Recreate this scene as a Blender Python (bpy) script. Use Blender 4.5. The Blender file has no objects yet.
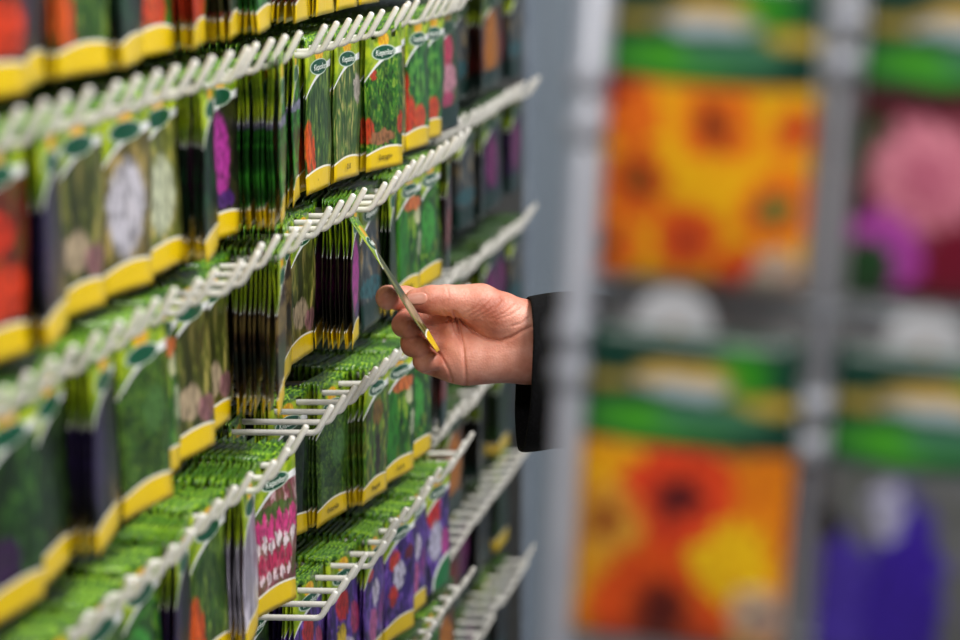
import bpy, math, random
import numpy as np
from mathutils import Matrix, Vector
random.seed(7)
S = bpy.context.scene
COL = S.collection
PI = math.pi

# ------------------------------------------------------------------ camera, world, lights, exposure
FPX, PITCH, YAW = 2400.0, math.radians(11.08), math.radians(11.51)
cam_d = bpy.data.cameras.new('camera'); cam = bpy.data.objects.new('camera', cam_d); COL.objects.link(cam)
cam_d.sensor_width = 36; cam_d.lens = 36 * FPX / 960; cam_d.clip_start = 0.05
CAM = Vector((0, 0, 1.55))
cam.location = CAM
cam.rotation_euler = (PI / 2 - PITCH, 0, YAW)
cam_d.dof.use_dof = True; cam_d.dof.focus_distance = 2.53; cam_d.dof.aperture_fstop = 2.75
S.camera = cam
W = bpy.data.worlds.new('shop_ambient'); S.world = W; W.use_nodes = True
bg = W.node_tree.nodes['Background']; bg.inputs[0].default_value = (.92, .96, 1.0, 1); bg.inputs[1].default_value = .20
def area(name, loc, rot, sx, sy, power, col=(1, .97, .93)):
    l = bpy.data.lights.new(name, 'AREA'); l.shape = 'RECTANGLE'; l.size = sx; l.size_y = sy; l.energy = power; l.color = col
    o = bpy.data.objects.new(name, l); COL.objects.link(o); o.location = loc; o.rotation_euler = rot; return o
area('ceiling_light_aisle', (.75, 2.1, 2.9), (0, math.radians(14), 0), .45, 2.8, 124)
area('ceiling_light_front', (-.1, -.3, 3.0), (math.radians(28), 0, 0), 1.4, .5, 46)
S.view_settings.view_transform = 'Standard'; S.view_settings.look = 'None'
S.view_settings.gamma = 1; S.view_settings.use_curve_mapping = False
S.view_settings.exposure = -0.22

FW = Vector((-math.sin(YAW) * math.cos(PITCH), math.cos(YAW) * math.cos(PITCH), -math.sin(PITCH)))
RT = Vector((math.cos(YAW), math.sin(YAW), 0)); UP = RT.cross(FW)

# ------------------------------------------------------------------ node helper
def lin(c):
    if isinstance(c, str):
        c = c.lstrip('#'); c = [int(c[i:i + 2], 16) / 255 for i in (0, 2, 4)]
    return tuple(((x + .055) / 1.055) ** 2.4 if x > .04045 else x / 12.92 for x in c[:3]) + (1,)

def lin2(c):
    c = c.lstrip('#'); return [int(c[i:i + 2], 16) / 255 for i in (0, 2, 4)]

def olive(h):
    c = lin2(h)
    if c[1] > c[0] and c[1] >= c[2]: c = [c[0] * 1.12, c[1] * .93, c[2] * .66]
    return '#%02x%02x%02x' % tuple(int(min(1, x) * 255) for x in c)

class NB:
    def __init__(s, name, rough=.5, spec=.5):
        s.m = bpy.data.materials.new(name); s.m.use_nodes = True; s.t = s.m.node_tree; s.n = s.t.nodes
        s.b = s.n['Principled BSDF']; s.b.inputs['Roughness'].default_value = rough
        s.b.inputs['Specular IOR Level'].default_value = spec
    def new(s, t, **kw):
        n = s.n.new(t)
        for k, v in kw.items(): setattr(n, k, v)
        return n
    def put(s, sock, v):
        if isinstance(v, bpy.types.NodeSocket): s.t.links.new(v, sock)
        elif v is not None: sock.default_value = v
    def math(s, op, a, b=None, c=None):
        n = s.new('ShaderNodeMath', operation=op)
        for i, v in enumerate((a, b, c)): s.put(n.inputs[i], v) if v is not None else None
        return n.outputs[0]
    def mix(s, f, a, b):
        n = s.new('ShaderNodeMix', data_type='RGBA')
        s.put(n.inputs[0], f); s.put(n.inputs[6], a); s.put(n.inputs[7], b); return n.outputs[2]
    def step(s, x, lo, hi):
        n = s.new('ShaderNodeMapRange', interpolation_type='SMOOTHSTEP')
        s.put(n.inputs[0], x); s.put(n.inputs[1], lo); s.put(n.inputs[2], hi); return n.outputs[0]
    def ramp(s, x, stops):
        n = s.new('ShaderNodeValToRGB'); e = n.color_ramp.elements
        while len(e) < len(stops): e.new(.5)
        for i, (p, c) in enumerate(stops): e[i].position = p; e[i].color = lin(c)
        s.put(n.inputs[0], x); return n.outputs[0]
    def comb(s, x, y, z=0.):
        n = s.new('ShaderNodeCombineXYZ')
        for i, v in enumerate((x, y, z)): s.put(n.inputs[i], v)
        return n.outputs[0]
    def noise(s, vec, scale=1., detail=2., dist=0.):
        n = s.new('ShaderNodeTexNoise'); s.put(n.inputs['Vector'], vec); n.inputs['Scale'].default_value = scale
        n.inputs['Detail'].default_value = detail; n.inputs['Distortion'].default_value = dist; return n.outputs['Fac']
    def voro(s, vec, scale=1., out='Distance'):
        n = s.new('ShaderNodeTexVoronoi'); s.put(n.inputs['Vector'], vec); n.inputs['Scale'].default_value = scale; return n.outputs[out]
    def ell(s, u, v, cx, cy, rx, ry, soft=.18):
        a = s.math('DIVIDE', s.math('SUBTRACT', u, cx), rx); b = s.math('DIVIDE', s.math('SUBTRACT', v, cy), ry)
        d = s.math('SQRT', s.math('ADD', s.math('MULTIPLY', a, a), s.math('MULTIPLY', b, b)))
        return s.math('SUBTRACT', 1., s.step(d, 1 - soft, 1 + soft)), d
    def bump(s, h, strength, dist=.001):
        n = s.new('ShaderNodeBump'); n.inputs['Strength'].default_value = strength; n.inputs['Distance'].default_value = dist
        s.put(n.inputs['Height'], h); s.put(s.b.inputs['Normal'], n.outputs[0])
    def uv(s):
        n = s.new('ShaderNodeUVMap', uv_map='UVMap'); x = s.new('ShaderNodeSeparateXYZ'); s.put(x.inputs[0], n.outputs[0])
        return x.outputs[0], x.outputs[1]
    def obj(s): return s.new('ShaderNodeTexCoord').outputs['Object']
    def done(s, color):
        s.put(s.b.inputs['Base Color'], color if isinstance(color, bpy.types.NodeSocket) else lin(color)); return s.m

def plain(name, c, rough=.5, metal=0., c2=None, nscale=40, bump=0.):
    b = NB(name, rough); b.b.inputs['Metallic'].default_value = metal
    nz = b.noise(b.obj(), nscale, 3)
    if bump: b.bump(nz, bump)
    return b.done(b.mix(b.step(nz, .3, .7), lin(c), lin(c2 or c)))

M_WIRE = plain('white_coated_wire', '#f0eee8', .28, 0, '#e4e1d9', 60)
M_STEEL = plain('galvanised_steel', '#9aa0a4', .35, .8, '#868c90', 30)
M_GREYP = plain('grey_blue_paint', '#8d98a6', .45, .1, '#7f8a99', 12)
M_FLOOR = plain('shop_floor_vinyl', '#8b8a86', .35, 0, '#7c7b78', 9)
M_WALL = plain('shop_wall_paint', '#a8a8a6', .8, 0, '#9d9d9b', 5)
M_DARK = plain('dark_backing', '#15181a', .6, .1, '#202426', 8)
M_GRID = plain('dull_grid_wire', '#5a6064', .45, .6, '#484d50', 30)
M_PRICE = plain('white_plastic', '#cfcfd3', .3, 0, '#c4c4c8', 25)
M_INKD = plain('printed_dark_ink', '#4a3c10', .5)
M_INKW = plain('printed_pale_ink', '#dfe8e0', .4)
M_TAN = plain('brass_button', '#c99a55', .4, .4)

# ------------------------------------------------------------------ seed packet print
def packet_mat(name, base, ells, su=9, sv=3, dist=1.2, head=('#a6ba1e', '#587a10'), corner=False, label=True, shine=.3):
    base = [olive(h) for h in base]
    b = NB(name, shine, .55); u, v = b.uv()
    seed = random.random() * 50
    vec = b.comb(b.math('MULTIPLY', u, float(su)), b.math('MULTIPLY', v, float(sv) * 2), seed)
    n1 = b.noise(vec, 1., 4, dist)
    col = b.ramp(n1, [(.33, base[0]), (.45, tuple(x * .75 for x in lin2(base[1]))), (.53, base[1]), (.63, base[2]), (.80, base[1])])
    wob = b.math('MULTIPLY', b.math('SUBTRACT', b.noise(vec, .7, 2), .5), .10)
    uu = b.math('ADD', u, wob); vv = b.math('SUBTRACT', v, b.math('MULTIPLY', wob, .5))
    fine = b.noise(vec, 3., 2)
    wo2 = b.math('MULTIPLY', b.math('SUBTRACT', b.noise(b.comb(b.math('MULTIPLY', u, 10.), b.math('MULTIPLY', v, 18.), seed), 1.3, 3), .5), .16)
    uu = b.math('ADD', uu, wo2); vv = b.math('SUBTRACT', vv, b.math('MULTIPLY', wo2, .5))
    big = b.noise(b.comb(b.math('MULTIPLY', u, 3.), b.math('MULTIPLY', v, 5.), seed), 1.1, 2)
    col = b.mix(b.math('MULTIPLY', b.step(big, .56, .40), .6), col, lin(base[0]))
    for (cx, cy, rx, ry, c) in ells:
        m, d = b.ell(uu, vv, cx, cy, rx, ry)
        rgb = lin(c); dk = tuple(x * .30 for x in rgb[:3]) + (1,); rgb = tuple(x * .88 for x in rgb[:3]) + (1,)
        col = b.mix(b.math('MULTIPLY', m, .93), col, b.mix(b.step(fine, .3, .62), dk, rgb))
    # lime header above a rising white swoosh
    hn = b.noise(b.comb(b.math('MULTIPLY', u, 2.), b.math('MULTIPLY', v, 5.), seed), 1.6, 3)
    hd = b.mix(b.step(hn, .35, .65), lin(head[1]), lin(head[0]))
    inv = b.math('POWER', b.math('SUBTRACT', 1.0, u), 2.2)
    vc = b.math('SUBTRACT', .785, b.math('MULTIPLY', inv, .17))
    th = b.math('ADD', .010, b.math('MULTIPLY', u, .034))
    col = b.mix(b.step(v, b.math('SUBTRACT', vc, .006), b.math('ADD', vc, .002)), col, lin('#d9dbdc'))
    vt = b.math('ADD', vc, th)
    tn = b.noise(b.comb(b.math('MULTIPLY', u, 9.), b.math('MULTIPLY', v, 30.), seed), 1.2, 4, 1.)
    hd = b.mix(b.step(v, .925, .945), hd, b.ramp(tn, [(.35, '#183409'), (.5, '#41771a'), (.64, '#98c028')]))
    col = b.mix(b.step(v, b.math('SUBTRACT', vt, .002), b.math('ADD', vt, .006)), col, hd)
    m, d = b.ell(u, v, .50, .885, .15, .052, .08); m = b.math('MULTIPLY', m, b.step(v, .80, .82))
    col = b.mix(m, col, b.mix(b.step(b.voro(b.comb(u, v), 22), .2, .5), lin('#e6c414'), lin('#c8900a')))
    m, d = b.ell(u, v, .50, .80, .33, .052, .05); col = b.mix(m, col, lin('#b9c9b8'))
    m, d = b.ell(u, v, .50, .80, .30, .046, .05); col = b.mix(m, col, lin('#0b4a31'))
    if corner:
        m, d = b.ell(u, v, .92, .05, .62, .22, .04); col = b.mix(m, col, lin('#dfe5df'))
        m, d = b.ell(u, v, .95, .03, .60, .21, .04); col = b.mix(m, col, lin('#0f6b34'))
    # yellow label with an arched white edge
    vl = b.math('ADD', .125, b.math('MULTIPLY', b.math('SINE', b.math('MULTIPLY', u, PI * .85)), .035))
    if not label:
        col = b.mix(b.step(v, .20, .17), col, lin('#142c26')); col = b.mix(b.math('MULTIPLY', b.step(v, .72, .75), .75), col, lin('#20351a'))
    if label and not corner:
        col = b.mix(b.step(v, vl, b.math('SUBTRACT', vl, .005)), col, lin('#e6e4d6'))
        vm = b.math('SUBTRACT', vl, .013)
        col = b.mix(b.step(v, vm, b.math('SUBTRACT', vm, .005)), col, lin('#d9b806'))
    crs = b.noise(b.comb(b.math('MULTIPLY', u, 5.), b.math('MULTIPLY', v, 8.), seed), 1.2, 3, .6)
    b.bump(crs, .35, .0022)
    return b.done(col)

GRN = ('#142a0c', '#3b6b1d', '#7fa840'); DG = ('#0a150b', '#16321a', '#2c5526'); GG = ('#3a4c2c', '#6d8a55', '#a9b890')
BLK = ('#0b0d0d', '#181b18', '#2a2e26'); BRN = ('#17120c', '#4a3520', '#7c6440'); BRT = ('#0f2c0d', '#2c7a20', '#76ad48')
PUR = ('#1a0f33', '#4a2c86', '#7b55b4')
D = {
 'tarragon': ('bright green tarragon', BRT, [(.22, .66, .09, .035, '#c43a1c'), (.06, .27, .16, .09, '#c2381a'), (.95, .30, .10, .08, '#d8451c'), (.42, .22, .35, .05, '#a06a45')], 9, 3, 3.0),
 'dill_carrot': ('dill and carrot', ('#15320f', '#2f6128', '#6c9a55'), [(.12, .30, .13, .17, '#e2591c'), (.30, .24, .06, .12, '#d94e1a')], 14, 2.4, 1.4),
 'dill': ('feathery grey-green dill', ('#1d3f1a', '#477a3e', '#98ab8c'), [(.85, .60, .13, .10, '#b7aca2')], 14, 2.4, 1.4),
 'sage': ('grey-green sage', GG, [(.25, .24, .14, .10, '#3c3157')], 8, 4, 1.5),
 'tomato': ('red tomato', ('#153f18', '#237a2f', '#4fa04a'), [(.15, .26, .22, .14, '#cf3516'), (.55, .22, .25, .10, '#d84318'), (.05, .45, .10, .12, '#b02a12')], 7, 3, 1),
 'big_tomato': ('large red tomato', ('#3c150b', '#6f2413', '#2f4a1c'), [(.35, .55, .42, .11, '#d23414'), (.55, .30, .45, .12, '#e0401a'), (.15, .35, .2, .08, '#c02a10')], 5, 3, 1),
 'cucumber': ('green cucumber', BRT, [(.25, .42, .24, .30, '#2f7d22'), (.80, .60, .12, .07, '#cfd3a4'), (.62, .70, .35, .05, '#d2703a'), (.9, .38, .08, .10, '#b9c9a0')], 8, 2, .8),
 'basil': ('dark green basil', DG, [], 9, 7, 2),
 'parsley': ('curly green parsley', ('#12280d', '#2f6426', '#5f9247'), [(.7, .5, .2, .12, '#4f7a3a')], 12, 8, 2.4),
 'chard': ('green leaf and brown stem', ('#2a2b12', '#3f7d22', '#7fa544'), [(.55, .62, .18, .10, '#7a5a20'), (.6, .30, .10, .18, '#2b1d12')], 6, 2, 2),
 'spinach': ('fresh green spinach', BRT, [(.4, .45, .3, .18, '#3f9a35')], 5, 3, 1.5),
 'onion': ('white onion', ('#3c4028', '#5f6a44', '#959a80'), [(.50, .42, .36, .24, '#c9c6d2')], 6, 2, .6),
 'shallot': ('brown onion', ('#24301a', '#4c6435', '#90a27a'), [(.42, .30, .26, .10, '#b5a184'), (.8, .24, .2, .08, '#9a6a70')], 6, 2, .6),
 'aubergine': ('magenta sweet pea', BLK, [(.42, .46, .30, .24, '#b5349c'), (.6, .22, .22, .05, '#4c2470')], 5, 3, .6),
 'radish': ('pink and white radish', ('#4c5a30', '#86464d', '#c9a9ae'), [(.5, .62, .5, .05, '#4c6a24')] + [(.10 + .16 * i, .50 + .03 * (i % 2), .075, .10, '#e0408c') for i in range(6)] + [(.10 + .16 * i, .41 + .03 * (i % 2), .06, .05, '#f2e4ea') for i in range(6)] + [(.18 + .16 * i, .30, .075, .08, '#c42c5c') for i in range(5)] + [(.18 + .16 * i, .22, .055, .04, '#eed6de') for i in range(5)], 10, 3, .8),
 'parsnip': ('pale parsnip', ('#6a6474', '#a29cae', '#d6d0dc'), [], 12, 1.2, .4),
 'white_veg': ('pale green kohlrabi', GG, [(.5, .4, .35, .2, '#c9cfb0')], 6, 2, .6),
 'purpleleaf': ('dark green and purple leaf', ('#0a1a0c', '#1d4a20', '#3f7a3a'), [(.3, .25, .3, .12, '#3c1c4c')], 5, 3, 1),
 'teal': ('dark green leek', ('#06120f', '#0d2c22', '#154a33'), [], 6, 3, .6),
 'lime': ('green pea pod', ('#0b1c10', '#1d6d2a', '#3aa33c'), [(.5, .60, .6, .03, '#8a86a8')], 3, 6, .8),
 'brown': ('brown mushroom-toned root', BRN, [(.5, .55, .6, .08, '#7e6a3a'), (.5, .30, .6, .12, '#1c2a20')], 3, 6, .8),
'night': ('near-black night blue', ('#0a0b10', '#1c1c24', '#3a3430'), [(.2, .5, .2, .3, '#2c2048')], 4, 4, .8),
 'black': ('near-black', BLK, [], 4, 4, .8),
 'redstack': ('brick red beet', ('#2a0c08', '#6f2012', '#9a3c22'), [(.5, .50, .6, .05, '#3a8a2e'), (.5, .2, .6, .06, '#1c3a16')], 3, 6, .8),
 'tulip': ('red and yellow flower mix', PUR, [(.45, .60, .20, .11, '#c92a1c'), (.42, .38, .14, .09, '#d9b81c'), (.85, .45, .16, .12, '#b43a6c'), (.6, .28, .2, .06, '#cfc4dc')], 8, 3, 1),
 'crocus': ('violet crocus mix', PUR, [(.55, .52, .14, .10, '#d7cde6'), (.3, .68, .14, .05, '#c9402a'), (.45, .28, .20, .13, '#c860a0'), (.82, .36, .12, .12, '#8e2f96')], 8, 3, 1),
 'anemone': ('purple, red and white anemone', PUR, [(.35, .60, .16, .08, '#d8421c'), (.50, .47, .17, .11, '#d3cfe6'), (.30, .34, .14, .08, '#c8341a'), (.72, .36, .14, .12, '#3a1c7a'), (.78, .62, .14, .06, '#6a1f28')], 8, 3, 1),
 'bigflower': ('red and white tall flower', PUR, [(.34, .68, .26, .15, '#cf2d18'), (.42, .42, .24, .16, '#c5c2dc'), (.80, .36, .18, .12, '#c0409a')], 6, 3, 1),
 'pinkbloom': ('soft pink bloom', ('#16301a', '#2c4a2e', '#4a5a48'), [(.4, .62, .32, .14, '#c23a5c'), (.5, .40, .34, .12, '#c98a9c'), (.45, .24, .28, .06, '#b04068')], 6, 3, 1),
 'mixflower': ('pastel mixed flower', ('#3c5a30', '#8a9a70', '#b9b29a'), [(.3, .60, .18, .08, '#b07fc0'), (.62, .50, .2, .08, '#d8b838'), (.4, .36, .22, .08, '#c8cfd8'), (.7, .28, .16, .06, '#c05040')], 6, 4, 1),
 'slate': ('grey stone-toned', ('#1c2024', '#4c5254', '#777c7c'), [(.5, .28, .5, .07, '#2f5f66')], 5, 3, .6),
 'darkred': ('dark burgundy', ('#140808', '#3c0f0f', '#5a1c14'), [(.5, .35, .4, .16, '#7a1f14')], 5, 3, .6),
 'orangebloom': ('amber orange bloom', ('#3c2208', '#8a5212', '#b8741c'), [(.5, .45, .4, .25, '#c9780f')], 5, 3, .6),
 'purplebloom': ('deep purple bloom', ('#100818', '#2c1440', '#4a1f5c'), [(.5, .45, .34, .24, '#7c1f66')], 5, 3, .6),
}
DK = list(D)
PM = {}
for k in DK:
    d = D[k]; PM[k] = packet_mat('packet_print_' + k, d[1], d[2], d[3], d[4], d[5], corner=(k == 'bigflower'), label=k not in ('slate', 'black', 'darkred', 'orangebloom', 'purplebloom', 'pinkbloom', 'mixflower'))

# ------------------------------------------------------------------ mesh helpers
def mesh(name, verts, faces, mat, uvs=None, smooth=False):
    me = bpy.data.meshes.new(name); me.from_pydata([tuple(v) for v in verts], [], faces)
    if mat: me.materials.append(mat)
    if uvs is not None:
        l = me.uv_layers.new(name='UVMap')
        for p in me.polygons:
            for li in p.loop_indices: l.data[li].uv = uvs[me.loops[li].vertex_index]
    if smooth: me.polygons.foreach_set('use_smooth', [True] * len(me.polygons))
    me.update(); return me
def link(name, me, parent=None, mat4=None):
    o = bpy.data.objects.new(name, me); COL.objects.link(o)
    if parent: o.parent = parent
    if mat4 is not None: o.matrix_world = mat4
    return o
def tag(o, label, cat, group=None):
    o['label'] = label; o['category'] = cat
    if group: o['group'] = group
    return o
def thing(name, label, cat, m4=None, group=None):
    return tag(link(name, None, None, m4 or Matrix()), label, cat, group)
def struct(name, me): o = link(name, me); o['kind'] = 'structure'; return o
class MB:
    def __init__(s): s.v = []; s.f = []
    def box(s, x0, x1, y0, y1, z0, z1):
        i = len(s.v); s.v += [(x, y, z) for x in (x0, x1) for y in (y0, y1) for z in (z0, z1)]
        s.f += [tuple(i + k for k in q) for q in ((0, 1, 3, 2), (4, 6, 7, 5), (0, 4, 5, 1), (2, 3, 7, 6), (0, 2, 6, 4), (1, 5, 7, 3))]; return s
    def tube(s, pts, r, n=10, cap=True):
        pts = [Vector(p) for p in pts]; i = len(s.v); R = r if isinstance(r, (list, tuple)) else [r] * len(pts)
        ref = Vector((0, 1, 0))
        for k, p in enumerate(pts):
            t = (pts[min(k + 1, len(pts) - 1)] - pts[max(k - 1, 0)]).normalized()
            if abs(t.dot(ref)) > .95: ref = Vector((1, 0, 0))
            a = (ref - t * ref.dot(t)).normalized(); b = t.cross(a)
            for j in range(n): q = 2 * PI * j / n; s.v.append(tuple(p + a * (R[k] * math.cos(q)) + b * (R[k] * math.sin(q))))
        for k in range(len(pts) - 1):
            for j in range(n): s.f.append((i + k * n + j, i + k * n + (j + 1) % n, i + (k + 1) * n + (j + 1) % n, i + (k + 1) * n + j))
        if cap:
            s.f.append(tuple(i + j for j in range(n))[::-1]); s.f.append(tuple(i + (len(pts) - 1) * n + j for j in range(n)))
        return s
    def mesh(s, name, mat, smooth=False): return mesh(name, s.v, s.f, mat, smooth=smooth)

# ------------------------------------------------------------------ room
struct('floor', MB().box(-3, 3, -1, 6.5, -.05, 0).mesh('floor', M_FLOOR))
struct('wall_back', MB().box(-3, 3, 6.5, 6.6, 0, 3.1).mesh('wall_back', M_WALL))
struct('wall_left', MB().box(-3.1, -3, -1, 6.5, 0, 3.1).mesh('wall_left', M_WALL))

# ------------------------------------------------------------------ rack: bays, hooks
XT = -.634           # x of the hook bends in the two nearer bays
BAYS = {'near': dict(x=XT, y0=2.195, dy=-.094, n=8, rows='TABC'), 'middle': dict(x=XT, y0=2.332, dy=.094, n=8, rows='TABCDE'),
        'far': dict(x=XT - .045, y0=3.07, dy=.094, n=8, rows='ABCDEF')}
ROWZ = dict(T=1.534, A=1.350, B=1.168, C=.964, D=.766, E=.581, F=.396)
ROWN = dict(T='topmost', A='second', B='third', C='fourth', D='fifth', E='sixth', F='seventh')
ORD = ['first', 'second', 'third', 'fourth', 'fifth', 'sixth', 'seventh', 'eighth', 'ninth']
HL = .20
def bay_rack(bay, y0, y1, xb, label):
    r = thing('display_rack', label, 'display rack', Matrix.Translation((xb, (y0 + y1) / 2, 0)))
    w = (y1 - y0) / 2
    def put(nm, mb, mat):
        o = bpy.data.objects.new(nm, mb.mesh(nm, mat)); COL.objects.link(o); o.parent = r
    for s in (-1, 1):
        put('upright', MB().box(-.02, .03, s * w - (.025 if s > 0 else 0), s * w + (.025 if s < 0 else 0), 0, 2.1), M_GREYP)
    put('back_panel', MB().box(-.03, -.02, -w + .025, w - .025, .1, 2.05), M_DARK)
    g = MB(); y = -w + .03
    while y < w - .03: g.tube([(-.006, y, .12), (-.006, y, 2.03)], .0018, 6); y += .047
    for z in ROWZ.values():
        for dz in (-.05, -.1): g.tube([(-.010, -w + .02, z + dz), (-.010, w - .02, z + dz)], .0018, 6)
    put('wire_grid', g, M_GRID)
    for z in ROWZ.values(): put('crossbar', MB().box(-.002, .008, -w + .02, w - .02, z - .012, z + .012), M_GRID)
    o = link('rack_plinth', MB().box(.04, .30, -w, w, 0, .12).mesh('rack_plinth', M_GREYP), None, Matrix.Translation((xb, (y0 + y1) / 2, 0)))
    tag(o, 'grey plinth on the floor in front of the ' + label.split(' of ')[0], 'plinth')
    return r
bay_rack('near', 1.30, 2.250, XT - HL - .012, 'near bay of the seed rack, grey uprights and wire grid back')
bay_rack('middle', 2.257, 3.012, XT - HL - .012, 'middle bay of the seed rack behind the hand')
bay_rack('far', 3.018, 3.80, XT - .045 - HL - .012, 'far bay of the seed rack against the grey panel')

def arc_path():
    pts = [(-HL, 0, -.012), (-.10, 0, -.004), (-.012, 0, 0)]
    for a in (15, 30, 45, 60): pts.append((-.012 + .010 * math.sin(math.radians(a)), 0, .010 * (1 - math.cos(math.radians(a)))))
    pts += [(.0100, 0, .0285), (.0106, 0, .0300), (.0109, 0, .0306)]
    return pts
_p = arc_path()
PRONG = [MB().tube([(x, s * .0235, z) for x, y, z in _p], [.0032] * (len(_p) - 2) + [.0025, .0010], 10).mesh('prong', M_WIRE, True) for s in (-1, 1)]
PLATE = MB().box(-HL - .002, -HL + .001, -.032, .032, -.024, .004).mesh('mounting_plate', M_WIRE)
def hook(x, y, z, label):
    e = thing('display_hook', label, 'hook', Matrix.Translation((x, y, z)) @ Matrix.Rotation(random.gauss(0, .012), 4, 'Z'), 'white double prong display hooks')
    for me, nm in ((PRONG[0], 'prong'), (PRONG[1], 'prong'), (PLATE, 'mounting_plate')):
        o = bpy.data.objects.new(nm, me); COL.objects.link(o); o.parent = e

# ------------------------------------------------------------------ packets
PW, PT, PB = .084, .011, -.152
def packet_geo(bend=0., seed=0, full=True):
    ys = [-.042, -.029, -.018, 0, .018, .029, .042]; zs = [PT, .0033, -.006, -.03, -.055, -.08, -.105, -.13, -.146, PB]
    ny, nz = len(ys), len(zs); V = []; UV = []; Fc = []; rnd = random.Random(seed)
    ph = rnd.random() * 6
    for s in (1, -1):
        for z in zs:
            for y in ys:
                t = .0003 + .0011 * max(0, 1 - (y / .042) ** 2) * max(0., min(1, (PT - z) / .03)) * max(0., min(1, (z - PB) / .02))
                w = bend * ((PT - z) / .16) ** 2 + .0011 * math.sin(z * 55 + ph) * (y / .042) + .0006 * math.sin(y * 80 + ph)
                V.append((s * t + w, y, z)); UV.append(((y + .042) / PW, (z - PB) / (PT - PB)))
    N = ny * nz
    for i in range(nz - 1):
        for j in range(ny - 1):
            if i == 1 and j in (1, 4): continue
            a, b, c, d = i * ny + j, i * ny + j + 1, (i + 1) * ny + j + 1, (i + 1) * ny + j
            Fc.append((a, d, c, b)); Fc.append((N + a, N + b, N + c, N + d))
    def rim(loop):
        for a, b in zip(loop, loop[1:] + loop[:1]): Fc.append((a, b, N + b, N + a))
    rim([j for j in range(ny)] + [i * ny + ny - 1 for i in range(1, nz)] + [(nz - 1) * ny + j for j in range(ny - 2, -1, -1)] + [i * ny for i in range(nz - 2, 0, -1)])
    for j in (1, 4): rim([ny + j, 2 * ny + j, 2 * ny + j + 1, ny + j + 1])
    return V, Fc, UV
GEO = [packet_geo(b, i) for i, b in enumerate((0, .0015, -.001, .0025))]
PME = {}
def packet_mesh(k, var):
    if (k, var) not in PME:
        V, Fc, UV = GEO[var]; PME[(k, var)] = mesh('seed_packet', V, Fc, PM[k], UV, True)
    return PME[(k, var)]
def text_mesh(txt, size, mat):
    c = bpy.data.curves.new('t', 'FONT'); c.body = txt; c.size = size; c.align_x = 'CENTER'; c.align_y = 'CENTER'; c.extrude = .00008
    o = bpy.data.objects.new('t', c); COL.objects.link(o); dg = bpy.context.evaluated_depsgraph_get()
    me = bpy.data.meshes.new_from_object(o.evaluated_get(dg)); COL.objects.unlink(o); bpy.data.objects.remove(o)
    R = Matrix(((0, 0, 1, 0), (1, 0, 0, 0), (0, 1, 0, 0), (0, 0, 0, 1))); me.transform(R); me.materials.clear(); me.materials.append(mat); me.name = 'lettering'
    return me
T_LOGO = text_mesh('Kiepenkerl', .0094, M_INKW)
T_NAME = {k: text_mesh(t, .0085, M_INKD) for k, t in dict(tarragon='Estragon', dill='Dill', dill_carrot='Dill', cucumber='Gurke', sage='Salbei', spinach='Spinat', chard='Mangold', basil='Basilikum', parsley='Petersilie').items()}
def decorate(o, k):
    for me, nm, z, x in ((T_LOGO, 'logo_lettering', PB + .80 * .163, .0026), (T_NAME.get(k), 'name_lettering', PB + .085 * .163, .0024)):
        if me is None: continue
        c = bpy.data.objects.new(nm, me); COL.objects.link(c); c.parent = o; c.location = (x, 0, z)

HERB = ['parsley', 'basil', 'dill', 'spinach', 'chard', 'cucumber', 'white_veg', 'teal', 'shallot']
FLOW = ['purplebloom', 'slate', 'darkred', 'mixflower', 'orangebloom', 'pinkbloom', 'black', 'tulip']
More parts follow.
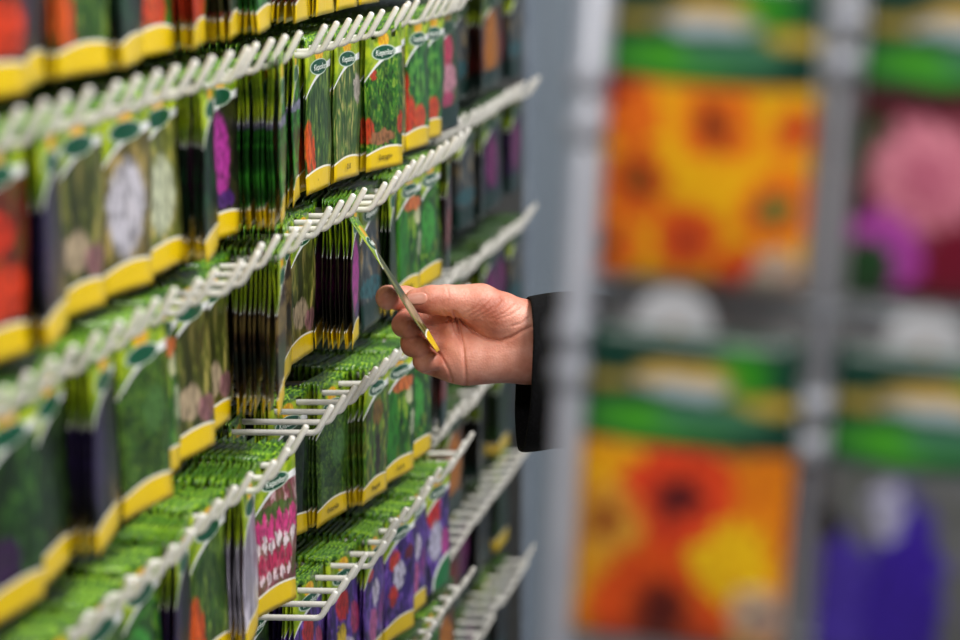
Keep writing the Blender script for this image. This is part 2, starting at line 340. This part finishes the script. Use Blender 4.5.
# (bay,row): per column (design, packets, front gap from the hook bend, yaw of the front packet in degrees)
C = {
 ('near', 'T'): [('lime', 9, .01, -8), ('redstack', 10, .01, -9), ('tomato', 8, .01, -9), ('tomato', 7, .02, 3), ('teal', 8, .006, -7), ('dill_carrot', 7, .01, 8), ('night', 12, .012, -10), ('big_tomato', 6, .006, 10), ('big_tomato', 6, .006, 8)],
 ('near', 'A'): [('lime', 13, -.006, -11), ('aubergine', 5, .026, 6), ('teal', 12, .004, -10), ('white_veg', 6, .022, 5), ('onion', 6, .016, 10), ('shallot', 5, .020, 5), ('night', 13, .002, -10), ('big_tomato', 6, .008, 8), ('big_tomato', 6, .004, 9)],
 ('near', 'B'): [('brown', 14, -.004, -12), ('shallot', 6, .036, 2), ('shallot', 5, .028, 8), ('cucumber', 6, .022, 3), ('parsley', 7, .008, 9), ('night', 13, .004, -10), ('basil', 7, .012, -3), ('purpleleaf', 6, .006, 8), ('basil', 6, .006, 5)],
 ('near', 'C'): [('radish', 6, .006, 14), ('parsnip', 11, .004, -9), ('dill_carrot', 6, .016, 5), ('night', 10, .008, -9), ('spinach', 6, .012, 3), ('parsley', 6, .012, 3), ('basil', 6, .012, 3), ('spinach', 6, .012, 3)],
 ('middle', 'T'): [('redstack', 8, .012, -8), ('tarragon', 6, .012, -5), ('dill', 6, .012, 0), ('tomato', 6, .012, 2), ('sage', 6, .012, 0), ('tomato', 5, .012, 0), ('basil', 5, .012, 0), ('black', 5, .012, 0)],
 ('middle', 'A'): [('lime', 10, .018, -11), ('dill_carrot', 5, .020, 2), ('dill', 5, .014, 5), ('tarragon', 7, -.004, 17), ('sage', 7, .008, 7), ('tomato', 8, .000, 6), ('tomato', 5, .002, 7), ('pinkbloom', 5, .006, 7)],
 ('middle', 'B'): [('brown', 10, .030, -10), ('shallot', 4, .040, 3), ('aubergine', 7, .006, -8), ('slate', 5, .014, 2), ('basil', 7, .010, -8), ('cucumber', 5, .012, 8), ('spinach', 5, .008, 8), ('darkred', 9, .004, -9)],
 ('middle', 'C'): [('lime', 6, .085, -6), ('basil', 5, .060, 15), ('parsley', 5, .036, 9), ('chard', 9, .008, 8), ('cucumber', 5, .004, 12), ('spinach', 5, .004, 10), ('slate', 7, .012, -8), ('darkred', 7, .010, -6)],
 ('middle', 'D'): [('basil', 4, .070, 3), ('tulip', 4, .040, 6), ('tulip', 5, .026, 10), ('crocus', 4, .012, 2), ('anemone', 5, .004, 13), ('crocus', 5, .006, 7), ('bigflower', 5, .000, 11), ('redstack', 9, .034, -9)],
 ('middle', 'E'): [('basil', 3, .012, 3), ('basil', 3, .012, 3), ('spinach', 3, .012, 3), ('crocus', 4, .012, 3), ('tulip', 5, .010, 3), ('orangebloom', 5, .010, 4), ('spinach', 6, .010, 3), ('orangebloom', 6, .010, 3)],
 ('far', 'A'): [('pinkbloom', 5, .01, 6), ('mixflower', 5, .022, 0), ('black', 6, .008, -9), ('slate', 5, .02, 4), ('darkred', 6, .006, -8), ('orangebloom', 5, .012, 5), ('darkred', 5, .02, 3), ('slate', 5, .01, 3)],
 ('far', 'B'): [('black', 8, .006, -10), ('mixflower', 5, .012, 8), ('slate', 5, .03, 2), ('slate', 5, .01, 6), ('black', 6, .008, -8), ('purplebloom', 5, .012, 5), ('black', 5, .02, 0), ('purplebloom', 5, .01, 3)],
 ('far', 'C'): [('spinach', 5, .05, 4), ('tulip', 5, .045, 4), ('darkred', 6, .035, -6), ('orangebloom', 5, .016, 6), ('black', 6, .008, -9), ('purplebloom', 5, .012, 6), ('purplebloom', 5, .02, 5), ('slate', 5, .01, 3)],
 ('far', 'D'): [('slate', 5, .05, 3), ('darkred', 6, .04, -6), ('orangebloom', 6, .012, 5), ('slate', 5, .03, 4), ('black', 5, .01, -8), ('black', 5, .03, 3), ('basil', 5, .01, 3), ('black', 5, .02, 3)],
 ('far', 'E'): [('basil', 6, .055, 5), ('orangebloom', 6, .04, 8), ('black', 7, .045, -8), ('darkred', 6, .035, 3), ('purplebloom', 5, .04, 4), ('black', 5, .03, -6), ('black', 5, .04, 3), ('basil', 5, .03, 3)],
 ('far', 'F'): [('spinach', 5, .055, 3), ('mixflower', 5, .05, 3), ('pinkbloom', 6, .05, -5), ('darkred', 5, .045, 3), ('black', 5, .04, 3), ('purplebloom', 5, .05, 3), ('basil', 5, .04, -6), ('black', 5, .03, 3)],
}
# stacks whose edges show: every packet of these is an object of its own
OPEN = {('near', 'A', 0), ('near', 'B', 5), ('far', 'B', 0), ('near', 'A', 2), ('near', 'A', 6), ('near', 'B', 0), ('near', 'T', 6), ('near', 'C', 1), ('middle', 'A', 0), ('middle', 'A', 3), ('middle', 'B', 0), ('middle', 'C', 0),
        ('middle', 'B', 2), ('middle', 'B', 4), ('middle', 'C', 3), ('middle', 'B', 7), ('middle', 'D', 7), ('near', 'T', 1)}
WEAK = {('far', r_) for r_ in 'ABCDEF'} | {('middle', 'T'), ('middle', 'E')}
SKIP_HOOK = {('near', 'T')}
stuff = {}      # (design, variant) -> matrices of the packets deep in the stacks
for (bay, row), cells in C.items():
    B = BAYS[bay]; z = ROWZ[row]
    for ci, (k, n, gap, yaw) in enumerate(cells):
        if bay == 'near' and row == 'C' and ci > 6: continue
        if bay == 'middle' and row == 'E' and ci < 4: continue
        yc = B['y0'] + B['dy'] * ci
        where = 'fronting %s stack, %s row, %s bay' % (ORD[ci], ROWN[row], bay)
        wh2 = '%s stack, %s row, %s bay' % (ORD[ci], ROWN[row], bay)
        hook(B['x'] + random.gauss(0, .003), yc, z, 'white double prong hook carrying %s' % wh2)
        x = B['x'] - .012 - gap
        op = (bay, row, ci) in OPEN
        fill = 0 if gap >= .028 else max(0, int((.150 - gap - n * .0048) / .0075))
        sy = math.radians(yaw)
        for i in range(n + fill):
            var = random.randrange(4); fr = (i == 0)
            ya = sy * (1 if op else max(.25, 1 - i * .12)) + math.radians(random.gauss(0, .9))
            xx = x - (i * .0048 if i < n else n * .0048 + (i - n) * .0075) + random.gauss(0, .0004)
            m = Matrix.Translation((xx, yc + random.gauss(0, .0015), z + random.gauss(0, .0006) + .0002)) @ Matrix.Rotation(-ya, 4, 'Z') @ Matrix.Rotation(random.gauss(.010, .008), 4, 'Y') @ Matrix.Rotation(math.radians(random.gauss(0, .6)), 4, 'X')
            if fr or (i == 1 and (bay, row) not in WEAK) or (op and i < n):
                o = link('seed_packet', packet_mesh(k, var), None, m)
                if fr: tag(o, '%s packet %s' % (D[k][0], where), 'seed packet', 'seed packets on the rack')
                else: tag(o, '%s packet edge-on inside %s' % (D[k][0], wh2), 'seed packet', 'packets behind the front of %s' % wh2)
                if fr and yaw > -4 and bay == 'middle' and row in 'ABCD' and ci < 7: decorate(o, k)
                if fr and (bay, row, ci) in (('near', 'C', 0),): decorate(o, k)
            else: stuff.setdefault(k, []).append((var, m))
V = []; Fs = []; U = []; MI = []; mats = []
for k, lst in stuff.items():
    mats.append(PM[k])
    for var, m in lst:
        v, f, uv = GEO[var]; b0 = len(V)
        V += [tuple(m @ Vector(p)) for p in v]; Fs += [tuple(b0 + q for q in ff) for ff in f]; U += uv; MI += [len(mats) - 1] * len(f)
me = mesh('seed_packets', V, Fs, None, U, True)
for m_ in mats: me.materials.append(m_)
me.polygons.foreach_set('material_index', MI)
o = link('seed_packets', me); tag(o, 'seed packets packed deep in the stacks behind the front ones', 'seed packets'); o['kind'] = 'stuff'

# ------------------------------------------------------------------ grey panel beyond the rack
pn = thing('partition_panel', 'tall grey-blue perforated metal panel closing off the far bay', 'panel', Matrix.Translation((0, 3.86, 0)))
b = NB('perforated_grey_steel', .5, .4); co = b.obj(); sp = b.new('ShaderNodeSeparateXYZ'); b.put(sp.inputs[0], co)
ring = b.math('MULTIPLY', b.math('SINE', b.math('MULTIPLY', sp.outputs[0], 600.)), b.math('SINE', b.math('MULTIPLY', sp.outputs[2], 600.)))
M_PERF = b.done(b.mix(b.step(ring, .4, .7), lin('#8793a0'), lin('#3c444e')))
for nm, mb, mt in (('perforated_sheet', MB().box(-.70, 1.6, 0, .01, .05, 2.3), M_PERF), ('edge_trim', MB().box(-.712, -.70, -.015, .025, 0, 2.3), M_GREYP),
                   ('edge_trim', MB().box(1.6, 1.62, -.015, .025, 0, 2.3), M_GREYP), ('foot_rail', MB().box(-.70, 1.6, -.02, .03, 0, .05), M_GREYP)):
    o = bpy.data.objects.new(nm, mb.mesh(nm, mt)); COL.objects.link(o); o.parent = pn

# ------------------------------------------------------------------ the flower packet stand on the right
UO = Matrix.Translation((-.12872, 1.19, 1.31662)) @ Matrix.Rotation(math.radians(2.9), 4, 'Y')
# local: x right, z up, -y towards the camera
zb, zt = -1.31, .60
st = thing('flower_packet_stand', 'leaning light grey wire stand in the right foreground holding large flower packets', 'display stand', UO @ Matrix.Translation((0, 0, zb)))
def sput(nm, mb, mat, sm=False):
    o = bpy.data.objects.new(nm, mb.mesh(nm, mat, sm)); COL.objects.link(o); o.parent = st; o.location = (0, 0, -zb); return o
def post(x, r, beads, rb, pm=None):
    sput('post', MB().tube([(x, 0, zb), (x, 0, zt)], r, 16), pm or M_POST, True)
    for z in beads: sput('collar', MB().tube([(x, 0, z - .007), (x, 0, z - .005), (x, 0, z + .005), (x, 0, z + .007)], [r, rb, rb, r], 16), M_POST, True)
M_POST = plain('light_grey_post_paint', '#aeb0ba', .35, .15, '#a2a5b0', 20)
post(-.0625, .0085, (.118, .093, -.012, -.033), .0115)
post(.0615, .0042, (.155, .133, -.038, -.060), .0105, plain('dull_grey_rod', '#7c7d84', .4, .2, '#70727a', 20))
post(.183, .0085, (.118, .093, -.012, -.033), .0115)
M_SHEET = plain('mid_grey_sheet', '#c6c7cb', .5, 0, '#b8b9bd', 14)
sput('back_panel', MB().box(-.055, .178, .045, .048, -.9, zt - .02), M_SHEET)
for z in (.0085, -.165, .19, .37, .55):
    sput('crossbar', MB().tube([(-.0625, .012, z), (.183, .012, z)], .004, 10), M_STEEL, True)
sput('lower_rail', MB().box(-.0625, .183, .006, .02, -.92, -.88), M_STEEL)
sput('base', MB().box(-.11, .24, -.02, .25, zb, zb + .04), M_STEEL)

def big_mat(name, bgc, flowers, bg2=None, spikes=()):
    b = NB(name, .3, .5); u, v = b.uv(); seed = random.random() * 30
    vec = b.comb(b.math('MULTIPLY', u, 4.), b.math('MULTIPLY', v, 6.), seed)
    n = b.noise(vec, 1.3, 3, .6); col = b.mix(b.step(n, .38, .62), lin(bgc), lin(bg2 or bgc))
    pet = b.noise(vec, 5., 2); u0, v0 = u, v
    w1 = b.noise(b.comb(b.math('MULTIPLY', u, 9.), b.math('MULTIPLY', v, 13.), seed + 3), 1.2, 3)
    w2 = b.noise(b.comb(b.math('MULTIPLY', u, 9.), b.math('MULTIPLY', v, 13.), seed + 9), 1.2, 3)
    u = b.math('ADD', u, b.math('MULTIPLY', b.math('SUBTRACT', w1, .5), .22)); v = b.math('ADD', v, b.math('MULTIPLY', b.math('SUBTRACT', w2, .5), .15))
    for (cx, cy, r, c, cc) in flowers:
        m, d = b.ell(u, v, cx, cy, r, r * .67, .12)
        rgb = lin(c); c2 = (rgb[0] * .75, rgb[1] * .5, rgb[2] * .6, 1)
        col = b.mix(m, col, b.mix(b.step(pet, .38, .55), c2, rgb))
        if cc: m, d = b.ell(u, v, cx, cy, r * .42, r * .28, .5); col = b.mix(m, col, lin(cc))
    for (cx, cy, rx, ry, c) in spikes:
        m, d = b.ell(u, v, cx, cy, rx, ry, .12); rgb = lin(c); c2 = tuple(x * .6 for x in rgb[:3]) + (1,)
        col = b.mix(m, col, b.mix(b.step(pet, .35, .6), c2, rgb))
    # header: dark green field, lime band, gold bars, pale oval mark
    v = b.math('ADD', v0, b.math('MULTIPLY', b.math('SUBTRACT', v, v0), .35))
    wave = b.math('MULTIPLY', b.math('SINE', b.math('MULTIPLY', u, 3.0)), .012)
    hv = b.math('ADD', v, wave)
    hv = b.math('ADD', v0, wave)
    hd = lin('#06382a')
    m, d = b.ell(u, v, .36, .715, .34, .050, .6); hd = b.mix(m, hd, lin('#45a01e'))
    m, d = b.ell(u, v, .72, .88, .15, .075, .5); hd = b.mix(m, hd, lin('#2f8a12'))
    m, d = b.ell(u, v, .10, .83, .16, .022, .4); hd = b.mix(m, hd, lin('#a58f3c'))
    m, d = b.ell(u, v, .86, .79, .15, .028, .4); hd = b.mix(m, hd, lin('#c9a83c'))
    m, d = b.ell(u, v, .47, .86, .22, .040, .3); hd = b.mix(m, hd, lin('#d8b25a'))
    m, d = b.ell(u, v, .47, .82, .22, .026, .3); hd = b.mix(m, hd, lin('#b8c4d0'))
    m, d = b.ell(u, v, .60, .735, .26, .045, .3); hd = b.mix(m, hd, lin('#3f7858'))
    col = b.mix(b.step(hv, .635, .65), col, hd)
    b.bump(b.noise(vec, .8, 2), .3, .003)
    return b.done(col)
def big_packet(name, label, x0, x1, z0, z1, mat, dy=0.):
    w = x1 - x0; h = z1 - z0; nx, nz = 12, 16; Vv = []; UVv = []; Fv = []
    for s in (-1, 1):
        for i in range(nz + 1):
            for j in range(nx + 1):
                a, c = j / nx, i / nz
                puff = .0005 + .0038 * (math.sin(PI * a) ** .6) * (math.sin(PI * c) ** .6) if 0 < j < nx and 0 < i < nz else .0005
                Vv.append(((a - .5) * w, s * puff + .0012 * math.sin(c * 9 + a * 4), (c - 1) * h)); UVv.append((a, c))
    N = (nx + 1) * (nz + 1); R = nx + 1
    for i in range(nz):
        for j in range(nx):
            a, bq, cq, d = i * R + j, i * R + j + 1, (i + 1) * R + j + 1, (i + 1) * R + j
            Fv.append((a, bq, cq, d)); Fv.append((N + a, N + d, N + cq, N + bq))
    loop = list(range(R)) + [i * R + nx for i in range(1, nz + 1)] + [nz * R + j for j in range(nx - 1, -1, -1)] + [i * R for i in range(nz - 1, 0, -1)]
    for a, bq in zip(loop, loop[1:] + loop[:1]): Fv.append((bq, a, N + a, N + bq))
    o = link(name, mesh(name, Vv, Fv, mat, UVv, True), None, UO @ Matrix.Translation(((x0 + x1) / 2, dy - .012, z1)))
    return tag(o, label, 'flower packet', 'large flower packets on the front stand')
OR, YE, DKC = '#ee7410', '#f2b705', '#5a2a0c'
big_packet('flower_packet', 'large packet with orange and yellow dark-centred daisies, upper left on stand', -.0520, .0500, .0215, .177,
  big_mat('print_gazania', YE, [(.10, .53, .17, OR, None), (.53, .51, .17, OR, '#6a1d08'), (.17, .31, .17, '#e8650e', '#6a3d0c'), (.43, .14, .17, '#ec5f12', '#a8301a'), (.86, .26, .17, OR, '#4c6a2c'), (.92, .50, .12, '#f06c1c', '#8a2a10'),
     (.05, .10, .16, OR, '#3c2a10'), (.72, .04, .14, '#ea5010', None), (.86, .04, .12, '#c9b8a0', None), (.02, .62, .10, '#b02a10', None), ], '#ef9a08'))
big_packet('flower_packet', 'large packet with big red-orange poppies on yellow, lower left on stand', -.0545, .0535, -.1675, -.004,
  big_mat('print_poppy', '#ee8a08', [(.12, .58, .20, '#f3b408', None), (.80, .62, .30, '#e8b848', None), (.88, .46, .30, '#f08a0c', None), (.47, .47, .27, '#e8471a', '#4c0d12'), (.14, .38, .18, '#e0a030', '#8a3c10'), (.18, .16, .20, '#f0b020', None),
     (.42, .10, .34, '#e85510', '#5a1408'), (.74, .28, .19, '#f5c80a', None), (.90, .12, .14, '#d8b890', '#6a6a70'), (.75, .68, .12, '#b8741c', '#7a3a10')], '#f0a010'))
big_packet('flower_packet', 'large packet with pink rose and magenta bloom, upper right on stand', .0715, .1740, .0215, .183,
  big_mat('print_rose', '#3c0a18', [(.02, .46, .16, '#2c4a28', None), (.34, .37, .27, '#e08a9c', None), (.34, .37, .12, '#cc7088', None), (.16, .13, .20, '#b84ab0', None), (.56, .09, .24, '#7e0c2c', None), (.05, .05, .2, '#1f4a22', None), (.95, .5, .2, '#6e0c26', None)], '#5a0c1c'))
big_packet('flower_packet', 'large packet with tall violet-blue delphinium spikes, lower right on stand', .0700, .1760, -.1675, -.004,
  big_mat('print_delphinium', '#6a6a6c', [(.0, .02, .2, '#2c4a20', None)], '#54564f', spikes=[(.40, .12, .20, .44, '#3a1ca0'), (.10, .16, .13, .28, '#4a34a8'), (.30, .50, .08, .09, '#b4b2cc'), (.92, .3, .18, .4, '#5a4a9c'), (.03, .45, .08, .05, '#101414')]))
DISC = []
for lx, nm in ((-.0122, 'left'), (.1129, 'right')):
    for lz, rw in ((-.0035, 'lower'), (.1835, 'upper')):
        e = thing('stand_hook', 'white peg with round price disc carrying the %s %s flower packet' % (rw, nm), 'hook', UO @ Matrix.Translation((lx, 0, lz)), 'pegs on the front stand')
        d = MB().tube([(0, -.0095, 0), (0, -.0080, 0)], .0205, 40); h = bpy.data.objects.new('price_disc', d.mesh('price_disc', M_PRICE)); COL.objects.link(h); h.parent = e
        d = MB().tube([(0, .044, -.004), (0, -.008, -.004)], .0022, 10); h = bpy.data.objects.new('peg', d.mesh('peg', M_STEEL, True)); COL.objects.link(h); h.parent = e
        d = MB().tube([(0, -.0108, -.002), (0, -.0095, -.002)], .0035, 14); h = bpy.data.objects.new('button', d.mesh('button', M_TAN)); COL.objects.link(h); h.parent = e

# ------------------------------------------------------------------ the hand and sleeve
HD = 2.525; PXM = HD / FPX          # one modelling unit = about 1.05 mm
HM = Matrix((( RT[0], UP[0], -FW[0], 0), (RT[1], UP[1], -FW[1], 0), (RT[2], UP[2], -FW[2], 0), (0, 0, 0, 1)))
HC = CAM + FW * HD + RT * ((450 - 480) * PXM) + UP * ((320 - 330) * PXM)
HMAT = Matrix.Translation(HC) @ HM
def L(x, y, z): return np.array((x - 450., 330. - y, z))    # sketch units -> hand local
def cone(P, a, b, ra, rb):
    ba = b - a; l2 = ba @ ba; t = np.clip(((P - a) @ ba) / l2, 0, 1)
    return np.linalg.norm(P - a - t[..., None] * ba, axis=-1) - (ra + (rb - ra) * t)
def smin(a, b, k):
    h = np.clip(.5 + .5 * (b - a) / k, 0, 1); return b * (1 - h) + a * h - k * h * (1 - h)
def chain(P, pts, k=3.):
    d = None
    for (a, b) in zip(pts, pts[1:]):
        c = cone(P, L(*a[:3]), L(*b[:3]), a[3], b[3]); d = c if d is None else smin(d, c, k)
    return d
THUMB = [(480, 305, 10, 21), (447, 300.5, 19, 15.5), (432, 300, 22, 14.5), (417, 300.5, 20, 12.0)]
def hand_sdf(P):
    d = smin(cone(P, L(620, 335, -16), L(530, 331, -10), 32, 29), cone(P, L(620, 352, -16), L(530, 354, -10), 32, 29), 12)
    for (a, b, ra, rb) in (((527, 331, -10), (452, 310, -14), 27, 18), ((527, 343, -10), (452, 330, -14), 24, 18), ((527, 354, -10), (456, 352, -10), 28, 20),
                           ((520, 354, -2), (466, 361, -2), 27, 25)):
        d = smin(d, cone(P, L(*a), L(*b), ra, rb), 9)
    d = smin(d, chain(P, [(522, 326, 2, 25), (500, 316, 8, 24), (480, 306, 10, 21)]), 10)
    d = smin(d, chain(P, THUMB, 2), 5)
    fingers = [
        [(450, 308, -16, 16.5), (424, 303, -24, 13.5), (404, 299, -24, 13.2), (391, 297, -12, 11.5), (388, 297.5, 2, 11.8), (388, 298, 10, 11.2)],
        [(450, 326, -14, 16.5), (408, 321, -20, 13.5), (404, 325, 0, 12), (411, 329, 12, 11)],
        [(448, 346, -10, 16.5), (414, 342, -12, 13.5), (413, 345, 6, 11.5), (421, 348, 14, 10.5)],
        [(452, 366, -6, 17), (427, 360, -3, 13.5), (424, 361, 9, 10.5), (432, 361, 15, 9.5)]]
    fd = None
    for f in fingers:
        c = chain(P, f, 3.); fd = c if fd is None else smin(fd, c, 1.6)
    d = smin(d, fd, 5)
    # finger-base pads of the palm
    for q in ((452, 330, 1, 9), (453, 348, 3, 12), (448, 365, 5, 12)): d = smin(d, np.linalg.norm(P - L(*q[:3]), axis=-1) - q[3], 7)
    # skin creases: thin grooves on the palm side
    def groove(d, pts, w, dep):
        g = None; Q = P[..., :2]
        for (a, b) in zip(pts, pts[1:]):
            A = L(a[0], a[1], 0)[:2]; B_ = L(b[0], b[1], 0)[:2]; ba = B_ - A; t = np.clip(((Q - A) @ ba) / (ba @ ba), 0, 1)
            c = np.linalg.norm(Q - A - t[..., None] * ba, axis=-1); g = c if g is None else np.minimum(g, c)
        return d + dep * np.exp(-(g / w) ** 2) * (P[..., 2] > -4)
    d = groove(d, [(531, 327), (522, 331), (512, 337), (500, 341), (488, 339), (475, 332), (464, 323), (456, 313)], 1.7, 2.4)
    d = groove(d, [(454, 312), (459, 326), (463, 345), (465, 365), (467, 392)], 1.4, 2.1)
    d = groove(d, [(450, 314), (455, 330), (461, 340)], 1.2, 1.2)
    d = groove(d, [(431, 347), (441, 355), (449, 370), (452, 380)], 1.3, 1.5)
    d = groove(d, [(444, 312), (452, 319), (447, 322)], 1.2, 1.2)
    for x in (486, 493, 500, 507, 514, 521): d = groove(d, [(x, 296 + (x - 486) * .35), (x - 10, 308 + (x - 486) * .2), (x - 24, 316 + (x - 486) * .1)], 1.2, .55)
    d = groove(d, [(447, 287), (449, 297), (447, 308)], 1.2, .5)
    d = groove(d, [(528, 318), (520, 324), (512, 326)], 1.3, .9)
    return d
def surface_nets(f, lo, hi, h):
    ax = [np.arange(lo[i], hi[i] + h, h) for i in range(3)]
    n = [len(a) for a in ax]; F_ = np.empty(n, np.float32)
    Y, Z = np.meshgrid(ax[1], ax[2], indexing='ij')
    for i0 in range(0, n[0], 16):
        xs = ax[0][i0:i0 + 16]; P = np.empty((len(xs), n[1], n[2], 3)); P[..., 0] = xs[:, None, None]; P[..., 1] = Y; P[..., 2] = Z
        F_[i0:i0 + 16] = f(P)
    s = F_ < 0; m = [k - 1 for k in n]
    cor = [(i, j, k) for i in (0, 1) for j in (0, 1) for k in (0, 1)]
    sl = lambda A, c: A[c[0]:c[0] + m[0], c[1]:c[1] + m[1], c[2]:c[2] + m[2]]
    cnt = sum(sl(s, c).astype(np.int8) for c in cor); act = (cnt > 0) & (cnt < 8)
    idx = -np.ones(m, np.int64); I = np.argwhere(act); idx[act] = np.arange(len(I))
    acc = np.zeros((len(I), 3)); num = np.zeros(len(I))
    for a in cor:
        for d_ in range(3):
            if a[d_]: continue
            bq = list(a); bq[d_] = 1; bq = tuple(bq)
            fa = F_[I[:, 0] + a[0], I[:, 1] + a[1], I[:, 2] + a[2]]; fb = F_[I[:, 0] + bq[0], I[:, 1] + bq[1], I[:, 2] + bq[2]]
            ok = (fa < 0) != (fb < 0); t = np.where(ok, fa / np.where(fa == fb, 1, fa - fb), 0)
            pos = np.array(a, float)[None].repeat(len(I), 0); pos[:, d_] += t
            acc[ok] += pos[ok]; num[ok] += 1
    Vx = (I + acc / num[:, None]) * h + np.array([a[0] for a in ax])
    Q = []
    for d_ in range(3):
        o1, o2 = [(1, 2), (2, 0), (0, 1)][d_]
        sa = s.take(range(n[d_] - 1), d_); sb = s.take(range(1, n[d_]), d_)
        E_ = np.argwhere(sa != sb); ok = (E_[:, o1] > 0) & (E_[:, o2] > 0) & (E_[:, o1] < n[o1] - 1) & (E_[:, o2] < n[o2] - 1); E_ = E_[ok]
        def g(da, db):
            e = E_.copy(); e[:, o1] -= da; e[:, o2] -= db; return idx[e[:, 0], e[:, 1], e[:, 2]]
        q = np.stack([g(1, 1), g(0, 1), g(0, 0), g(1, 0)], 1); fl = ~sa[E_[:, 0], E_[:, 1], E_[:, 2]]
        q[fl] = q[fl][:, ::-1]; Q.append(q)
    return Vx, np.concatenate(Q)
Vh, Qh = surface_nets(hand_sdf, (-80, -66, -62), (150, 52, 46), 1.0)
b = NB('skin', .48, .45); co = b.obj()
n1 = b.noise(co, 28, 4); n2 = b.noise(co, 260, 3)
sk = b.ramp(n1, [(.3, '#aa5f4a'), (.5, '#cc8570'), (.7, '#e0a18e')])
b.b.inputs['Subsurface Weight'].default_value = .12; b.b.inputs['Subsurface Radius'].default_value = (.012, .004, .002); b.b.inputs['Subsurface Scale'].default_value = .6
b.bump(b.math('ADD', b.voro(co, 420), n2), .4, .0007)
M_SKIN = b.done(sk)
person = link('person', mesh('person', Vh * PXM, [tuple(map(int, q)) for q in Qh], M_SKIN, smooth=True), None, HMAT)
tag(person, 'right hand and forearm reaching in, pinching a seed packet by its edge', 'person')
# thumbnail
def nail():
    a, c = L(430, 297.5, 23), L(409, 299.5, 20); V_ = []; F_ = []
    ax = (c - a) / np.linalg.norm(c - a); out = np.array((0, -.02, 1.)); out -= ax * (out @ ax); out /= np.linalg.norm(out); sd = np.cross(ax, out)
    nu, nv = 10, 10
    for i in range(nu + 1):
        for j in range(nv + 1):
            u = i / nu; w = (j / nv - .5) * 2; r = 14.6 - 2.2 * u
            ang = w * math.radians(25) * math.sqrt(max(.05, 1 - (max(0, .35 - u) / .38) ** 2 - (max(0, u - .75) / .30) ** 2))
            lift = .3 - 1.4 * max(0, abs(w) - .8) - 1.2 * max(0, .12 - u) * 4
            p = a + (c - a) * u - out * .5 + (out * math.cos(ang) + sd * math.sin(ang)) * (r + lift); V_.append(p * PXM)
    for i in range(nu):
        for j in range(nv): q = i * (nv + 1) + j; F_.append((q, q + 1, q + nv + 2, q + nv + 1))
    o = link('fingernail', mesh('fingernail', V_, F_, plain('fingernail', '#d99c8c', .18, 0, '#d49382', 90), smooth=True)); o.parent = person
    s = o.modifiers.new('thick', 'SOLIDIFY'); s.thickness = .0006
nail()
# sleeve
Vs = []; Fs = []; n = 48
path = [((524, 374, 0), 62, 74, 7, 4), ((528, 374, 0), 63, 75, 7, 4), ((545, 374, -4), 62, 75.5, 5, 3), ((565, 372, -10), 62, 75, 3, 2), ((600, 370, -22), 63, 72, 0, 0), ((650, 372, -44), 64, 68, 0, 0),
        ((720, 378, -80), 66, 68, 0, 0), ((800, 384, -130), 70, 70, 0, 0), ((880, 388, -190), 74, 74, 0, 0)]
for i, (c, rz, ry, tx, ty) in enumerate(path):
    for j in range(n):
        a = 2 * PI * j / n; w = 1 + (.012 * math.sin(3 * a + i * 1.3) + .008 * math.sin(7 * a + i)) * min(i, 3)
        Vs.append(L(c[0] + tx * math.cos(a) + ty * math.sin(a), c[1] - ry * w * math.sin(a), c[2] + rz * w * math.cos(a)) * PXM)
for i in range(len(path) - 1):
    for j in range(n): Fs.append((i * n + j, i * n + (j + 1) % n, (i + 1) * n + (j + 1) % n, (i + 1) * n + j))
Fs.append(tuple((len(path) - 1) * n + j for j in range(n)))
b = NB('black_wool', .95, .15); co = b.obj(); b.bump(b.noise(co, 700, 3), .5, .0008)
M_WOOL = b.done(b.mix(b.step(b.noise(co, 420, 3), .4, .7), lin('#040405'), lin('#101013')))
sl = link('sleeve', mesh('sleeve', Vs, Fs, M_WOOL, smooth=True)); sl.parent = person; sl['label'] = 'wide black wool sleeve cuff'
md = sl.modifiers.new('thick', 'SOLIDIFY'); md.thickness = .004; md.offset = -1
md = sl.modifiers.new('sub', 'SUBSURF'); md.levels = 1; md.render_levels = 1

# held packet: still on its hook, swung out of the row
top = np.array((357, 221)); bot = np.array((437.5, 349.5))
e3 = (RT * float(top[0] - bot[0]) + UP * float(bot[1] - top[1])).normalized()
ey = (FW + RT * .055); ey = (ey - e3 * ey.dot(e3)).normalized(); ex = ey.cross(e3)
zc = 52 * PXM
mid = (top + bot) / 2
pc = HC + RT * ((mid[0] - 450) * PXM) + UP * ((330 - mid[1]) * PXM) - FW * zc
R = Matrix(((ex[0], ey[0], e3[0], 0), (ex[1], ey[1], e3[1], 0), (ex[2], ey[2], e3[2], 0), (0, 0, 0, 1)))
hp = link('seed_packet', packet_mesh('shallot', 1), None, Matrix.Translation(pc) @ R @ Matrix.Translation((0, 0, .0705)))
tag(hp, 'lime-topped seed packet swung out edge-on between thumb and forefinger', 'seed packet', 'seed packets on the rack')
decorate(hp, 'shallot')
